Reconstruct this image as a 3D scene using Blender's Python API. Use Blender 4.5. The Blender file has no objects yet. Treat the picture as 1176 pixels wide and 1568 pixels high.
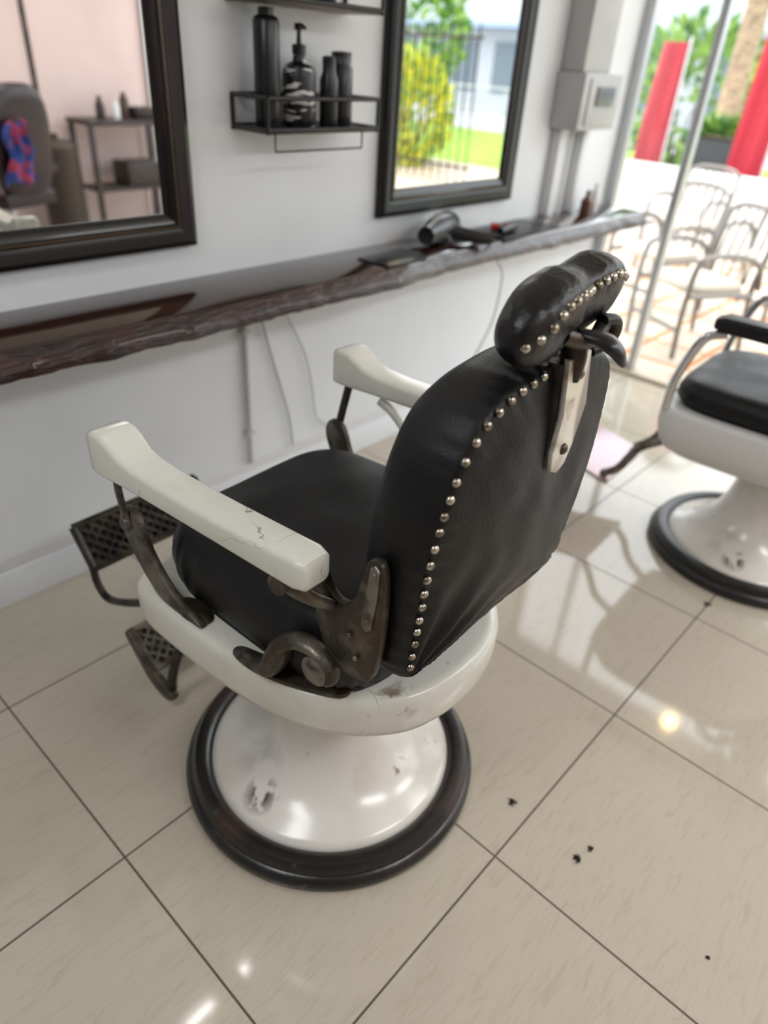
import bpy, bmesh, math, random
from mathutils import Vector, Matrix, noise
random.seed(7)
scene = bpy.context.scene
COL = scene.collection
R = math.radians

# ------------------------------------------------------------------ helpers
def link(ob, parent=None):
    COL.objects.link(ob)
    if parent is not None:
        ob.parent = parent
    return ob

def empty(name, loc=(0,0,0), rotz=0, parent=None):
    e = bpy.data.objects.new(name, None)
    e.empty_display_size = 0.1
    e.location = loc
    e.rotation_euler = (0,0,rotz)
    return link(e, parent)

def finish(bm, name, mat, parent=None, angle=40, loc=None, rot=None, recalc=True):
    if recalc:
        bmesh.ops.recalc_face_normals(bm, faces=bm.faces)
    me = bpy.data.meshes.new(name)
    bm.to_mesh(me); bm.free()
    for p in me.polygons: p.use_smooth = True
    me.set_sharp_from_angle(angle=R(angle))
    if mat is not None:
        for m in (mat if isinstance(mat,(list,tuple)) else [mat]):
            me.materials.append(m)
    ob = bpy.data.objects.new(name, me)
    if loc is not None: ob.location = loc
    if rot is not None: ob.rotation_euler = rot
    return link(ob, parent)

def box(name, lo, hi, mat, parent=None, bevel=0.0, seg=2, loc=None, rot=None):
    bm = bmesh.new()
    lo=Vector(lo); hi=Vector(hi)
    bmesh.ops.create_cube(bm, size=1)
    for v in bm.verts:
        v.co = Vector([(lo[i]+hi[i])/2 + v.co[i]*(hi[i]-lo[i]) for i in range(3)])
    if bevel>0:
        bmesh.ops.bevel(bm, geom=list(bm.edges), offset=bevel, segments=seg, profile=0.6, affect='EDGES')
    return finish(bm, name, mat, parent, 35, loc, rot)

def catmull(pts, n=8, closed=False):
    P=[Vector(p) for p in pts]; out=[]
    N=len(P)
    rng = range(N) if closed else range(N-1)
    for i in rng:
        if closed:
            p0,p1,p2,p3 = P[(i-1)%N],P[i],P[(i+1)%N],P[(i+2)%N]
        else:
            p0=P[max(i-1,0)];p1=P[i];p2=P[i+1];p3=P[min(i+2,N-1)]
        for k in range(n):
            t=k/n
            out.append(0.5*((2*p1)+(-p0+p2)*t+(2*p0-5*p1+4*p2-p3)*t*t+(-p0+3*p1-3*p2+p3)*t**3))
    if not closed: out.append(P[-1].copy())
    return out

def add_tube(bm, pts, r, seg=10, n=6, smooth=True, sx=1.0, radii=None, up=None):
    if smooth and len(pts)>2: path=catmull(pts,n)
    else: path=[Vector(p) for p in pts]
    M=len(path)
    t0=(path[1]-path[0]).normalized()
    a=Vector(up) if up else (Vector((0,0,1)) if abs(t0.z)<0.9 else Vector((1,0,0)))
    u=(a - t0*a.dot(t0)).normalized()
    rings=[]
    for i,p in enumerate(path):
        if i==0: t=t0
        elif i==M-1: t=(path[i]-path[i-1]).normalized()
        else: t=(path[i+1]-path[i-1]).normalized()
        u=(u-t*u.dot(t)).normalized()
        w=t.cross(u)
        if radii:
            f=i/(M-1)*(len(radii)-1); k=min(int(f),len(radii)-2); rr=radii[k]+(radii[k+1]-radii[k])*(f-k)
        else: rr=r
        rings.append([bm.verts.new(p+u*math.cos(2*math.pi*j/seg)*rr+w*math.sin(2*math.pi*j/seg)*rr*sx) for j in range(seg)])
    for i in range(M-1):
        for j in range(seg):
            bm.faces.new((rings[i][j],rings[i][(j+1)%seg],rings[i+1][(j+1)%seg],rings[i+1][j]))
    bm.faces.new(rings[0][::-1]); bm.faces.new(rings[-1])

def tube(name, pts, r, mat, parent=None, **k):
    bm=bmesh.new(); add_tube(bm, pts, r, **k)
    return finish(bm,name,mat,parent,50)

def tubes(name, paths, r, mat, parent=None, **k):
    bm=bmesh.new()
    for p in paths: add_tube(bm, p, r, **k)
    return finish(bm,name,mat,parent,50)

def add_lathe(bm, prof, seg=32, mtx=None):
    rings=[]
    for (r,z) in prof:
        if r<1e-6: ring=[bm.verts.new((0,0,z))]
        else: ring=[bm.verts.new((r*math.cos(2*math.pi*j/seg), r*math.sin(2*math.pi*j/seg), z)) for j in range(seg)]
        rings.append(ring)
    for a,b in zip(rings,rings[1:]):
        for j in range(seg):
            j2=(j+1)%seg
            if len(a)==1 and len(b)==1: continue
            if len(a)==1: bm.faces.new((a[0],b[j2],b[j]))
            elif len(b)==1: bm.faces.new((a[j],a[j2],b[0]))
            else: bm.faces.new((a[j],a[j2],b[j2],b[j]))
    if mtx is not None:
        bmesh.ops.transform(bm, matrix=mtx, verts=[v for r in rings for v in r])

def lathe(name, prof, mat, parent=None, seg=32, mtx=None, loc=None, angle=40):
    bm=bmesh.new(); add_lathe(bm, prof, seg, mtx)
    return finish(bm,name,mat,parent,angle,loc)

def pillow(name, outline, prof, mapf, mat, parent=None, center=(0,0), disp=None, angle=60):
    bm=bmesh.new(); rings=[]; cx,cy=center; N=len(outline)
    for (s,h) in prof:
        if s<1e-6:
            rings.append([bm.verts.new(mapf(cx,cy,h))])
        else:
            ring=[]
            for j,o in enumerate(outline):
                ss,hh=s,h
                if disp: ss,hh=disp(j/N,s,h,o)
                ring.append(bm.verts.new(mapf(cx+(o[0]-cx)*ss, cy+(o[1]-cy)*ss, hh)))
            rings.append(ring)
    for a,b in zip(rings,rings[1:]):
        for j in range(N):
            j2=(j+1)%N
            if len(a)==1: bm.faces.new((a[0],b[j2],b[j]))
            elif len(b)==1: bm.faces.new((a[j],a[j2],b[0]))
            else: bm.faces.new((a[j],a[j2],b[j2],b[j]))
    return finish(bm,name,mat,parent,angle)

def plate(name, outline, x0, x1, mat, parent=None, bevel=0.003, mapf=None, smooth_n=0):
    """polygon in (y,z) extruded along x"""
    if smooth_n: outline=[(p.x,p.y) for p in catmull([(a,b,0) for a,b in outline],smooth_n,True)]
    mapf = mapf or (lambda a,b,x:(x,a,b))
    bm=bmesh.new()
    A=[bm.verts.new(mapf(a,b,x0)) for a,b in outline]
    B=[bm.verts.new(mapf(a,b,x1)) for a,b in outline]
    N=len(outline)
    fa=bm.faces.new(A[::-1]); fb=bm.faces.new(B)
    for j in range(N): bm.faces.new((A[j],A[(j+1)%N],B[(j+1)%N],B[j]))
    bmesh.ops.recalc_face_normals(bm, faces=bm.faces)
    if bevel>0:
        es=set(fa.edges)|set(fb.edges)
        bmesh.ops.bevel(bm, geom=list(es), offset=bevel, segments=2, profile=0.5, affect='EDGES')
    return finish(bm,name,mat,parent,35)

def ellipsoid_bm(bm, c, r, u=16, v=10, rot=None):
    m=Matrix.Translation(c)
    if rot is not None: m=m@rot
    m=m@Matrix.Diagonal((r[0],r[1],r[2],1))
    bmesh.ops.create_uvsphere(bm,u_segments=u,v_segments=v,radius=1,matrix=m)

def sup(n, a, b, e, cx=0, cy=0):
    out=[]
    for i in range(n):
        t=2*math.pi*i/n; c=math.cos(t); s=math.sin(t)
        out.append((cx+a*math.copysign(abs(c)**(2/e),c), cy+b*math.copysign(abs(s)**(2/e),s)))
    return out

def dense(prof, n):
    return [(max(p.x,0),p.y) for p in catmull([(a,b,0) for a,b in prof],n)]

# ------------------------------------------------------------------ materials
def M(name, c1, rough=.5, metal=0.0, c2=None, ns=5.0, lo=.45, hi=.6, bump=0.0, bs=60.0, coat=0.0, cr=.06,
      emis=None, es=0.0, rough2=None, detail=4.0, stretch=None, dist=0.3, c3=None, ns3=3, lo3=.62, hi3=.7, spec=.5,
      crack=None, cscale=9, cmask=(.52,.60), cw=.003, stains=()):
    m=bpy.data.materials.new(name); m.use_nodes=True
    nt=m.node_tree; N=nt.nodes; L=nt.links
    b=N['Principled BSDF']
    b.inputs['Base Color'].default_value=(*c1,1); b.inputs['Roughness'].default_value=rough
    b.inputs['Metallic'].default_value=metal; b.inputs['Coat Weight'].default_value=coat
    b.inputs['Coat Roughness'].default_value=cr
    b.inputs['Specular IOR Level'].default_value=spec
    tc=N.new('ShaderNodeTexCoord'); src=tc.outputs['Object']
    if stretch:
        mp=N.new('ShaderNodeMapping'); mp.inputs['Scale'].default_value=stretch
        L.new(src,mp.inputs[0]); src=mp.outputs[0]
    def masked(scale,l,h,off=0):
        s_=src
        if off:
            o=N.new('ShaderNodeVectorMath'); o.operation='ADD'; o.inputs[1].default_value=(off,off*.7,off*1.3)
            L.new(src,o.inputs[0]); s_=o.outputs[0]
        n=N.new('ShaderNodeTexNoise'); n.inputs['Scale'].default_value=scale; n.inputs['Detail'].default_value=detail
        n.inputs['Distortion'].default_value=dist
        L.new(s_,n.inputs['Vector'])
        r=N.new('ShaderNodeMapRange'); r.inputs['From Min'].default_value=l; r.inputs['From Max'].default_value=h
        L.new(n.outputs['Fac'],r.inputs['Value']); return r.outputs['Result']
    def mul(a,b_):
        ml=N.new('ShaderNodeMath'); ml.operation='MULTIPLY'; L.new(a,ml.inputs[0]); L.new(b_,ml.inputs[1]); return ml.outputs[0]
    def over(prev,fac,col):
        m3=N.new('ShaderNodeMix'); m3.data_type='RGBA'
        m3.inputs['B'].default_value=(*col,1)
        L.new(fac,m3.inputs['Factor']); L.new(prev,m3.inputs['A']); return m3.outputs['Result']
    if c2:
        f=masked(ns,lo,hi)
        mx=N.new('ShaderNodeMix'); mx.data_type='RGBA'
        mx.inputs['A'].default_value=(*c1,1); mx.inputs['B'].default_value=(*c2,1)
        L.new(f,mx.inputs['Factor']); outc=mx.outputs['Result']
        if c3: outc=over(outc,masked(ns3,lo3,hi3),c3)
        if crack:
            nz=N.new('ShaderNodeTexNoise'); nz.inputs['Scale'].default_value=14; L.new(src,nz.inputs['Vector'])
            sc=N.new('ShaderNodeVectorMath'); sc.operation='SCALE'; sc.inputs['Scale'].default_value=.06
            L.new(nz.outputs['Color'],sc.inputs[0])
            ad=N.new('ShaderNodeVectorMath'); ad.operation='ADD'; L.new(src,ad.inputs[0]); L.new(sc.outputs[0],ad.inputs[1])
            vo=N.new('ShaderNodeTexVoronoi'); vo.feature='DISTANCE_TO_EDGE'; vo.inputs['Scale'].default_value=cscale
            L.new(ad.outputs[0],vo.inputs['Vector'])
            lt=N.new('ShaderNodeMath'); lt.operation='LESS_THAN'; lt.inputs[1].default_value=cw
            L.new(vo.outputs['Distance'],lt.inputs[0])
            outc=over(outc,mul(lt.outputs[0],masked(5,cmask[0],cmask[1],3.7)),crack)
        for (pos,rad,col,scl,l,h) in stains:
            di=N.new('ShaderNodeVectorMath'); di.operation='DISTANCE'; di.inputs[1].default_value=pos
            L.new(tc.outputs['Object'],di.inputs[0])
            r=N.new('ShaderNodeMapRange'); r.inputs['From Min'].default_value=rad; r.inputs['From Max'].default_value=rad*.3
            L.new(di.outputs['Value'],r.inputs['Value'])
            outc=over(outc,mul(r.outputs['Result'],masked(scl,l,h,1.9)),col)
        L.new(outc,b.inputs['Base Color'])
        if rough2 is not None:
            rr=N.new('ShaderNodeMapRange'); rr.inputs['To Min'].default_value=rough; rr.inputs['To Max'].default_value=rough2
            L.new(f,rr.inputs['Value']); L.new(rr.outputs['Result'],b.inputs['Roughness'])
    if bump>0:
        n=N.new('ShaderNodeTexNoise'); n.inputs['Scale'].default_value=bs; n.inputs['Detail'].default_value=3
        L.new(src,n.inputs['Vector'])
        bp=N.new('ShaderNodeBump'); bp.inputs['Strength'].default_value=bump; bp.inputs['Distance'].default_value=0.01
        L.new(n.outputs['Fac'],bp.inputs['Height']); L.new(bp.outputs['Normal'],b.inputs['Normal'])
    if emis:
        b.inputs['Emission Color'].default_value=(*emis,1); b.inputs['Emission Strength'].default_value=es
    return m

m_leather = M('black_leather',(.0035,.0035,.004),.42,c2=(.007,.007,.008),ns=6,rough2=.52,bump=.13,bs=240,spec=.32,c3=(.012,.011,.012),ns3=26,lo3=.62,hi3=.75)
m_leather_worn = M('worn_leather',(.0035,.0035,.004),.36,c2=(.045,.012,.014),ns=13,lo=.58,hi=.80,bump=.18,bs=110,spec=.38,rough2=.55,c3=(.018,.016,.016),ns3=30,lo3=.64,hi3=.75)
m_enamel = M('white_enamel',(.70,.70,.635),.27,c2=(.63,.615,.53),ns=5,lo=.46,hi=.72,coat=.3,cr=.12,c3=(.26,.20,.14),ns3=26,lo3=.72,hi3=.77,bump=.04,bs=30,crack=(.38,.35,.28),cscale=5,cmask=(.58,.62),cw=.0025,
   stains=(((-.17,-.31,.58),.06,(.26,.20,.14),26,.57,.66),))
m_enamel_base = M('white_enamel_base',(.73,.705,.66),.24,c2=(.60,.55,.48),ns=3.5,lo=.5,hi=.8,coat=.45,cr=.14,c3=(.14,.10,.07),ns3=15,lo3=.68,hi3=.74,detail=6,
   stains=(((-.242,-.006,.085),.050,(.06,.042,.03),32,.50,.58),((-.18,.06,.12),.08,(.42,.39,.36),9,.42,.66),((.02,-.197,.10),.04,(.26,.17,.11),34,.57,.64),((.16,-.20,.08),.05,(.34,.25,.18),26,.56,.66),((-.10,-.13,.14),.12,(.56,.50,.42),6,.42,.65)))
m_bronze = M('aged_cast_metal',(.050,.040,.031),.40,.6,c2=(.21,.19,.16),ns=15,lo=.50,hi=.72,bump=.2,bs=80,c3=(.07,.040,.024),ns3=9,lo3=.55,hi3=.72)
m_iron = M('black_iron',(.02,.018,.016),.42,.5,c2=(.06,.045,.033),ns=20,bump=.1,bs=90)
m_nickel = M('worn_nickel',(.70,.67,.60),.38,.5,c2=(.28,.20,.14),ns=20,lo=.52,hi=.70)
m_grey = M('grey_steel',(.22,.20,.18),.38,.7,c2=(.09,.065,.05),ns=25)
m_stud = M('stud_metal',(.52,.48,.41),.25,1.0,c2=(.17,.14,.10),ns=60)
m_ring = M('base_ring_black',(.008,.007,.007),.30,.0,c2=(.034,.017,.012),ns=8,lo=.54,hi=.72,coat=.18,cr=.22,bump=.18,bs=25,rough2=.52,c3=(.05,.045,.04),ns3=28,lo3=.65,hi3=.73)
m_rubber = M('black_rubber',(.010,.010,.011),.35)
m_chrome = M('chrome',(.62,.62,.64),.14,1.0)
m_black = M('black_plastic',(.008,.008,.009),.3)
m_blackframe = M('black_frame_lacquer',(.005,.0045,.0045),.28,coat=.2,spec=.4)
m_gold = M('dull_gold_bead',(.10,.065,.035),.35,.6)
m_white = M('white_plastic',(.68,.68,.68),.4)
m_alum = M('aluminium',(.50,.51,.52),.35,.6)
m_red = M('red_fabric',(.34,.006,.02),.6)
m_label = M('bottle_label',(.010,.010,.012),.35,c2=(.65,.65,.65),ns=14,lo=.55,hi=.57,stretch=(1,1,5),detail=1)

def mat_mirror():
    m=bpy.data.materials.new('mirror_glass'); m.use_nodes=True
    b=m.node_tree.nodes['Principled BSDF']
    b.inputs['Base Color'].default_value=(.88,.89,.89,1); b.inputs['Metallic'].default_value=1; b.inputs['Roughness'].default_value=0.0
    return m
m_mirror=mat_mirror()
def mat_glass():
    m=bpy.data.materials.new('window_glass'); m.use_nodes=True
    nt=m.node_tree; N=nt.nodes; L=nt.links; N.remove(N['Principled BSDF'])
    t=N.new('ShaderNodeBsdfTransparent'); g=N.new('ShaderNodeBsdfGlossy'); g.inputs['Roughness'].default_value=.02
    x=N.new('ShaderNodeMixShader'); x.inputs[0].default_value=.06
    L.new(t.outputs[0],x.inputs[1]); L.new(g.outputs[0],x.inputs[2]); L.new(x.outputs[0],N['Material Output'].inputs[0])
    return m
m_glass=mat_glass()

def mat_tiles(name, ox, oy, size, gap, c1, c2, grout, rough, spec=.5, coat=0):
    m=bpy.data.materials.new(name); m.use_nodes=True
    nt=m.node_tree; N=nt.nodes; L=nt.links; b=N['Principled BSDF']
    b.inputs['Specular IOR Level'].default_value=spec
    tc=N.new('ShaderNodeTexCoord'); sp=N.new('ShaderNodeSeparateXYZ'); L.new(tc.outputs['Object'],sp.inputs[0])
    def math_(op,a,bb=None):
        n=N.new('ShaderNodeMath'); n.operation=op
        if isinstance(a,(int,float)): n.inputs[0].default_value=a
        else: L.new(a,n.inputs[0])
        if bb is not None:
            if isinstance(bb,(int,float)): n.inputs[1].default_value=bb
            else: L.new(bb,n.inputs[1])
        return n.outputs[0]
    ds=[];fl=[]
    for ax,o in ((0,ox),(1,oy)):
        v=math_('DIVIDE',math_('SUBTRACT',sp.outputs[ax],o),size)
        ds.append(math_('PINGPONG',v,0.5)); fl.append(math_('FLOOR',v))
    d=math_('MINIMUM',ds[0],ds[1])
    g=math_('LESS_THAN',d,gap/2/size)
    cmb=N.new('ShaderNodeCombineXYZ'); L.new(fl[0],cmb.inputs[0]); L.new(fl[1],cmb.inputs[1])
    wn=N.new('ShaderNodeTexWhiteNoise'); L.new(cmb.outputs[0],wn.inputs['Vector'])
    mp=N.new('ShaderNodeMapping'); mp.inputs['Rotation'].default_value=(0,0,R(48)); mp.inputs['Scale'].default_value=(3,20,1)
    add=N.new('ShaderNodeVectorMath'); add.operation='ADD'
    L.new(tc.outputs['Object'],add.inputs[0]); L.new(wn.outputs['Color'],add.inputs[1])
    L.new(add.outputs[0],mp.inputs[0])
    nz=N.new('ShaderNodeTexNoise'); nz.inputs['Scale'].default_value=3.6; nz.inputs['Detail'].default_value=6; nz.inputs['Distortion'].default_value=1.4
    L.new(mp.outputs[0],nz.inputs['Vector'])
    mr=N.new('ShaderNodeMapRange'); mr.inputs['From Min'].default_value=.50; mr.inputs['From Max'].default_value=.75
    L.new(nz.outputs['Fac'],mr.inputs['Value'])
    mx=N.new('ShaderNodeMix'); mx.data_type='RGBA'; mx.inputs['A'].default_value=(*c1,1); mx.inputs['B'].default_value=(*c2,1)
    L.new(mr.outputs['Result'],mx.inputs['Factor'])
    m2=N.new('ShaderNodeMix'); m2.data_type='RGBA'; m2.inputs['B'].default_value=(*grout,1)
    L.new(mx.outputs['Result'],m2.inputs['A']); L.new(g,m2.inputs['Factor'])
    L.new(m2.outputs['Result'],b.inputs['Base Color'])
    rr=N.new('ShaderNodeMapRange'); rr.inputs['To Min'].default_value=rough; rr.inputs['To Max'].default_value=.8
    L.new(g,rr.inputs['Value']); L.new(rr.outputs['Result'],b.inputs['Roughness'])
    b.inputs['Coat Weight'].default_value=coat; b.inputs['Coat Roughness'].default_value=.03
    bp=N.new('ShaderNodeBump'); bp.inputs['Strength'].default_value=.4; bp.inputs['Distance'].default_value=.002
    inv=math_('SUBTRACT',1.0,g); L.new(inv,bp.inputs['Height']); L.new(bp.outputs['Normal'],b.inputs['Normal'])
    return m
m_floor=mat_tiles('porcelain_floor_tiles',.316,.364,.6,.0050,(.52,.465,.378),(.455,.40,.315),(.10,.075,.058),.075,.6,.15)
m_patio=mat_tiles('patio_tiles',.1,.2,.4,.035,(.58,.50,.40),(.54,.43,.31),(.52,.19,.05),.5)
m_wall=M('white_painted_wall',(.755,.785,.81),.55,c2=(.69,.72,.745),ns=1.5,lo=.4,hi=.75,bump=.12,bs=40)
m_backwall=M('darkened_back_wall',(.34,.34,.35),.6,c2=(.30,.30,.31),ns=1.5)  # unseen wall, greyed to darken what the leather reflects
m_pink=M('pink_painted_wall',(.70,.54,.505),.6,c2=(.64,.49,.455),ns=1.2)
m_ceil=M('white_ceiling',(.80,.80,.80),.7)
m_wood=M('dark_wood_slab',(.018,.008,.0065),.10,c2=(.040,.015,.010),ns=4,stretch=(.6,9,9),coat=.9,bump=.012,bs=30,rough2=.15)
m_bark=M('dark_live_edge',(.032,.008,.005),.30,c2=(.007,.003,.003),ns=6,stretch=(1.5,4,9),coat=.3,bump=.8,bs=14)
m_plank=M('shelf_plank',(.08,.045,.03),.4,c2=(.04,.022,.016),ns=10,stretch=(1,8,1))

# ------------------------------------------------------------------ room
WY=1.99; SX=4.1; RY=-2.8
box('floor',(-2.2,RY,-.1),(SX+.06,WY,0),m_floor)
box('ceiling',(-2.2,RY,2.8),(SX+.06,WY,2.9),m_ceil)
box('wall_left',(-2.2,WY,-.1),(SX+.06,WY+.12,2.9),m_wall)
box('wall_right',(-2.2,RY-.12,-.1),(SX+.06,RY,2.9),m_pink)
box('wall_back',(-2.32,RY-.12,-.1),(-2.2,WY+.12,2.9),m_backwall)
box('wall_front',(SX-.04,RY,2.5),(SX+.06,WY,2.8),m_wall)
box('baseboard_left',(-2.2,WY-.016,0),(SX-.05,WY,.12),m_wall,bevel=.004)
box('trim_1',(-2.2,WY-.006,.12),(SX-.05,WY,.165),m_white,bevel=.002)
m_sill=M('door_sill',(.55,.47,.36),.4)
box('trim_2',(SX-.06,RY,0),(SX+.08,WY-.02,.025),m_sill,bevel=.004)
box('trim_3',(3.015,RY,0),(3.05,RY+.02,2.8),m_iron,bevel=.003)
w=empty('window_1',(0,0,0))
ys=[1.955,1.585,.12,-.75,-1.7,RY+.03]
for i,y in enumerate(ys):
    box('mullion_%d'%(i+1),(SX-.03,y-.020,.025),(SX+.03,y+.020,2.5),m_alum,w,bevel=.004)
box('head_rail',(SX-.03,RY,2.44),(SX+.03,1.97,2.5),m_alum,w,bevel=.004)
for i,(a,b) in enumerate(zip(ys,ys[1:])):
    if i==1: continue
    box('bottom_rail_%d'%i,(SX-.02,b+.022,.025),(SX+.02,a-.022,.07),m_alum,w,bevel=.003)
    box('pane_%d'%i,(SX-.003,b+.022,.07),(SX+.003,a-.022,2.44),m_glass,w)

# ------------------------------------------------------------------ barber chair
def stud_mesh(name, pts, r, mat, parent):
    bm=bmesh.new()
    for p,nrm in pts:
        q=Vector((0,0,1)).rotation_difference(Vector(nrm).normalized()).to_matrix().to_4x4()
        add_lathe(bm,[(r*1.0,-.001),(r*1.0,.001),(r*.82,r*.42),(r*.45,r*.68),(0,r*.78)],12,Matrix.Translation(p)@q)
    return finish(bm,name,mat,parent,60)

def barber_chair(loc, rot, style=0):
    c=empty('barber_chair',loc,rot)
    arm_m = m_enamel if style==0 else m_leather
    strap_m = m_bronze if style==0 else m_chrome
    # base
    lathe('base_ring',[(.300,.0),(.302,.052),(.310,.064),(.325,.070),(.342,.066),(.352,.052),(.353,.04),(.360,.037),(.368,.025),(.368,.010),(.362,.0),(.300,0)],
          m_ring if style==0 else m_rubber,c,96)
    lathe('pedestal',[(.302,.052),(.298,.060),(.285,.068),(.25,.082),(.215,.102),(.18,.135),(.152,.18),(.132,.235),(.120,.30),(.114,.37),(.114,.45)],
          m_enamel_base,c,96)
    # housing
    fy=.335 if style==0 else .41
    pts=[(.0,fy),(.18,fy-.002),(.274,fy-.014),(.309,fy-.055),(.315,.18),(.312,.05),(.304,-.05),(.290,-.13),(.262,-.205),(.213,-.275),(.148,-.328),(.075,-.353),(0,-.36)]
    out=pts+[(-a,b) for a,b in pts[-2:0:-1]]
    out=[(p.x,p.y) for p in catmull([(a,b,0) for a,b in out],5,True)]
    if style==0:
        hprof=[(0,.590),(.5,.590),(.93,.589),(.975,.586),(.993,.578),(1,.566),(1.0,.51),(.985,.492),(.95,.477),(.88,.464),(.75,.452),(.5,.445),(0,.445)]
    else:
        hprof=[(0,.590),(.5,.590),(.93,.589),(.975,.586),(.993,.578),(1,.566),(1.0,.53),(.985,.50),(.955,.465),(.90,.432),(.80,.405),(.65,.39),(.45,.38),(0,.38)]
    pillow('seat_housing',out,hprof,lambda a,b,h:(a,b,h),m_enamel if style==0 else m_white,c)
    # seat cushion
    so=sup(160,.25,.265,5.0,0,.0) if style==0 else sup(100,.272,.310,5.0,0,.05)
    sz=1.0 if style==0 else .60
    def sd(f,s,h,o):
        if s>.955 and h<.735:
            k=max(0,min(1,(.735-h)/.05))*(1 if h>.595 else 0)
            wv=math.sin(f*2*math.pi*38+2.5*noise.noise(Vector((f*30,h*6,0))))
            return s+.011*wv*k*(.5+.5*noise.noise(Vector((f*14,0,5))))+.008*noise.noise(Vector((f*40,h*20,0))), h
        return s,h+.006*noise.noise(Vector((o[0]*s*9,o[1]*s*9,2)))
    sp_=dense([(.0,.591),(.93,.592),(1.01,.60),(1.055,.62),(1.075,.65),(1.075,.68),(1.055,.705),(1.02,.728),(.985,.742),(.93,.752),(.85,.758),(.7,.764),(.5,.768),(.25,.770),(0,.770)],2)
    pillow('seat',so,sp_,lambda a,b,h:(a,b,.591+(h-.591)*sz),m_leather,c,center=(0,.0),disp=sd)
    # backrest
    half=[(0,.722),(.12,.722),(.205,.726),(.233,.738),(.238,.79),(.241,.88),(.243,.97),(.236,1.05),(.218,1.118),(.187,1.168),(.130,1.196),(.06,1.208),(0,1.212)]
    bo=half+[(-a,b) for a,b in half[-2:0:-1]]
    bo=[(p.x,p.y) for p in catmull([(a,b,0) for a,b in bo],9,True)]
    def ry(z): return -.368-.085*(z-.73)
    bc=(0,.97)
    def bmap(a,b,h): return (a, ry(b)+h, b)
    def bd(f,s,h,o):
        x=o[0]*s; z=bc[1]+(o[1]-bc[1])*s
        if h<.0 and s>.05:
            hh=h+.004*noise.noise(Vector((x*11,z*5,0)))
            for (px,pz,fr,am) in ((.235,.735,13,.0034),(-.235,.73,17,.0052)):
                dx=x-px; dz=z-pz; d=math.hypot(dx,dz); an=math.atan2(dz,dx)
                fo=math.exp(-((d-.10)/.11)**2) 
                hh+=am*fo*math.sin(an*fr+1.6*noise.noise(Vector((d*9,an,3))))
            hh+=.0018*math.sin(f*2*math.pi*56)*max(0,(s-.82)/.15)*(1 if s<.97 else 0)*(.6+.8*noise.noise(Vector((f*9,1,1))))
            hh+=.0018*math.sin(x*60+2*noise.noise(Vector((x*4,z*5,8))))*math.exp(-((z-1.0)/.13)**2)*(1-s*s)
            hh+=.0014*noise.noise(Vector((x*30+z*18,z*6-x*4,5)))
            return s,hh
        if .0<h<.1 and s>.9:
            return s+.009*noise.noise(Vector((f*30,h*8,4)))+.0035*math.sin(f*2*math.pi*52)*(1 if h<.03 else .2),h
        return s,h
    bp_=dense([(0,-.046),(.15,-.045),(.3,-.043),(.45,-.039),(.6,-.033),(.72,-.027),(.82,-.019),(.90,-.0125),(.955,-.0075)],4)+[(.978,-.0045),(.993,.001),(1.004,.010),(1.015,.028),(1.018,.05),(1.012,.075),(.998,.092),(.96,.107),(.88,.118),(.7,.128),(.4,.135),(0,.137)]
    pillow('backrest',bo,bp_,bmap,m_leather,c,center=bc,disp=bd)
    # studs along the rear panel edge
    N=len(bo); path=[Vector((bc[0]+(a-bc[0])*.976,bc[1]+(b-bc[1])*.976)) for a,b in bo]
    step=.0262; acc=0; sp=[]
    for i in range(N):
        a=path[i]; b=path[(i+1)%N]; l=(b-a).length
        while acc<l:
            p=a.lerp(b,acc/l)
            if p.y>.745 and p.x<-.035:
                sp.append((Vector((p.x+random.uniform(-.0015,.0015), ry(p.y)-.0062, p.y)), (p.x*.6,-1,(p.y-bc[1])*.6)))
            acc+=step*random.uniform(.93,1.07)
        acc-=l
    stud_mesh('back_studs',sp,.0070,m_stud,c)
    # headrest
    hb=bmesh.new(); rings=[]; K=60; S=40
    TL=R(12)
    def hr(u):
        e=(1-abs(u)**3.0)**.5 if abs(u)<1 else 0
        return e*(1-.13*math.exp(-((u-.12)/.26)**2))*(1.03 if u<0 else .98-.04*u)
    def hcen(u): return Vector((u*.138,-.405+.010*(1-u*u), 1.285+.010*u+ .006*math.sin(u*2.4)))
    def hp(u,t):
        r=max(hr(u),.03); cy=math.cos(t); cz=math.sin(t)
        y=math.copysign(abs(cy)**.8,cy)*.050*r; z=math.copysign(abs(cz)**.9,cz)*.057*r
        if cy<0: y*=.82
        wv=1+.035*noise.noise(Vector((u*7,t*1.5,1)))+.016*noise.noise(Vector((u*16,t*3,7)))*max(0,math.sin(t))+.006*math.sin(u*36+t*.5)*max(0,math.cos(t-R(128)))**3
        y*=wv; z*=wv
        return hcen(u)+Vector((0,y*math.cos(TL)-z*math.sin(TL), y*math.sin(TL)+z*math.cos(TL)))
    for i in range(K+1):
        u=math.sin((-1+2*i/K)*math.pi/2)*.998
        rings.append([hb.verts.new(hp(u,2*math.pi*j/S)) for j in range(S)])
    for a,b in zip(rings,rings[1:]):
        for j in range(S): hb.faces.new((a[j],a[(j+1)%S],b[(j+1)%S],b[j]))
    hb.faces.new(rings[0][::-1]); hb.faces.new(rings[-1])
    finish(hb,'headrest',m_leather_worn,c,70)
    hs=[]
    for i in range(16):
        u=-.93+1.86*i/15
        t=R(139+ 50*max(0,(-u-.45)/.5)**1.3 +14*max(0,(u-.6)/.4))
        p=hp(u,t); n=(p-hcen(u)).normalized()
        hs.append((p+n*.0005,(n.x+u*.5,n.y,n.z)))
    stud_mesh('headrest_studs',hs,.0068,m_stud,c)
    # headrest mount: plate on the back, stem, lever
    py=ry(1.13)-.028
    def pm(a,b,x): return (a+(b-1.12)*.16, x-.085*(b-1.13)+ (max(0,b-1.14)*.30)-(max(0,1.09-b)*.12), b)
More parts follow.
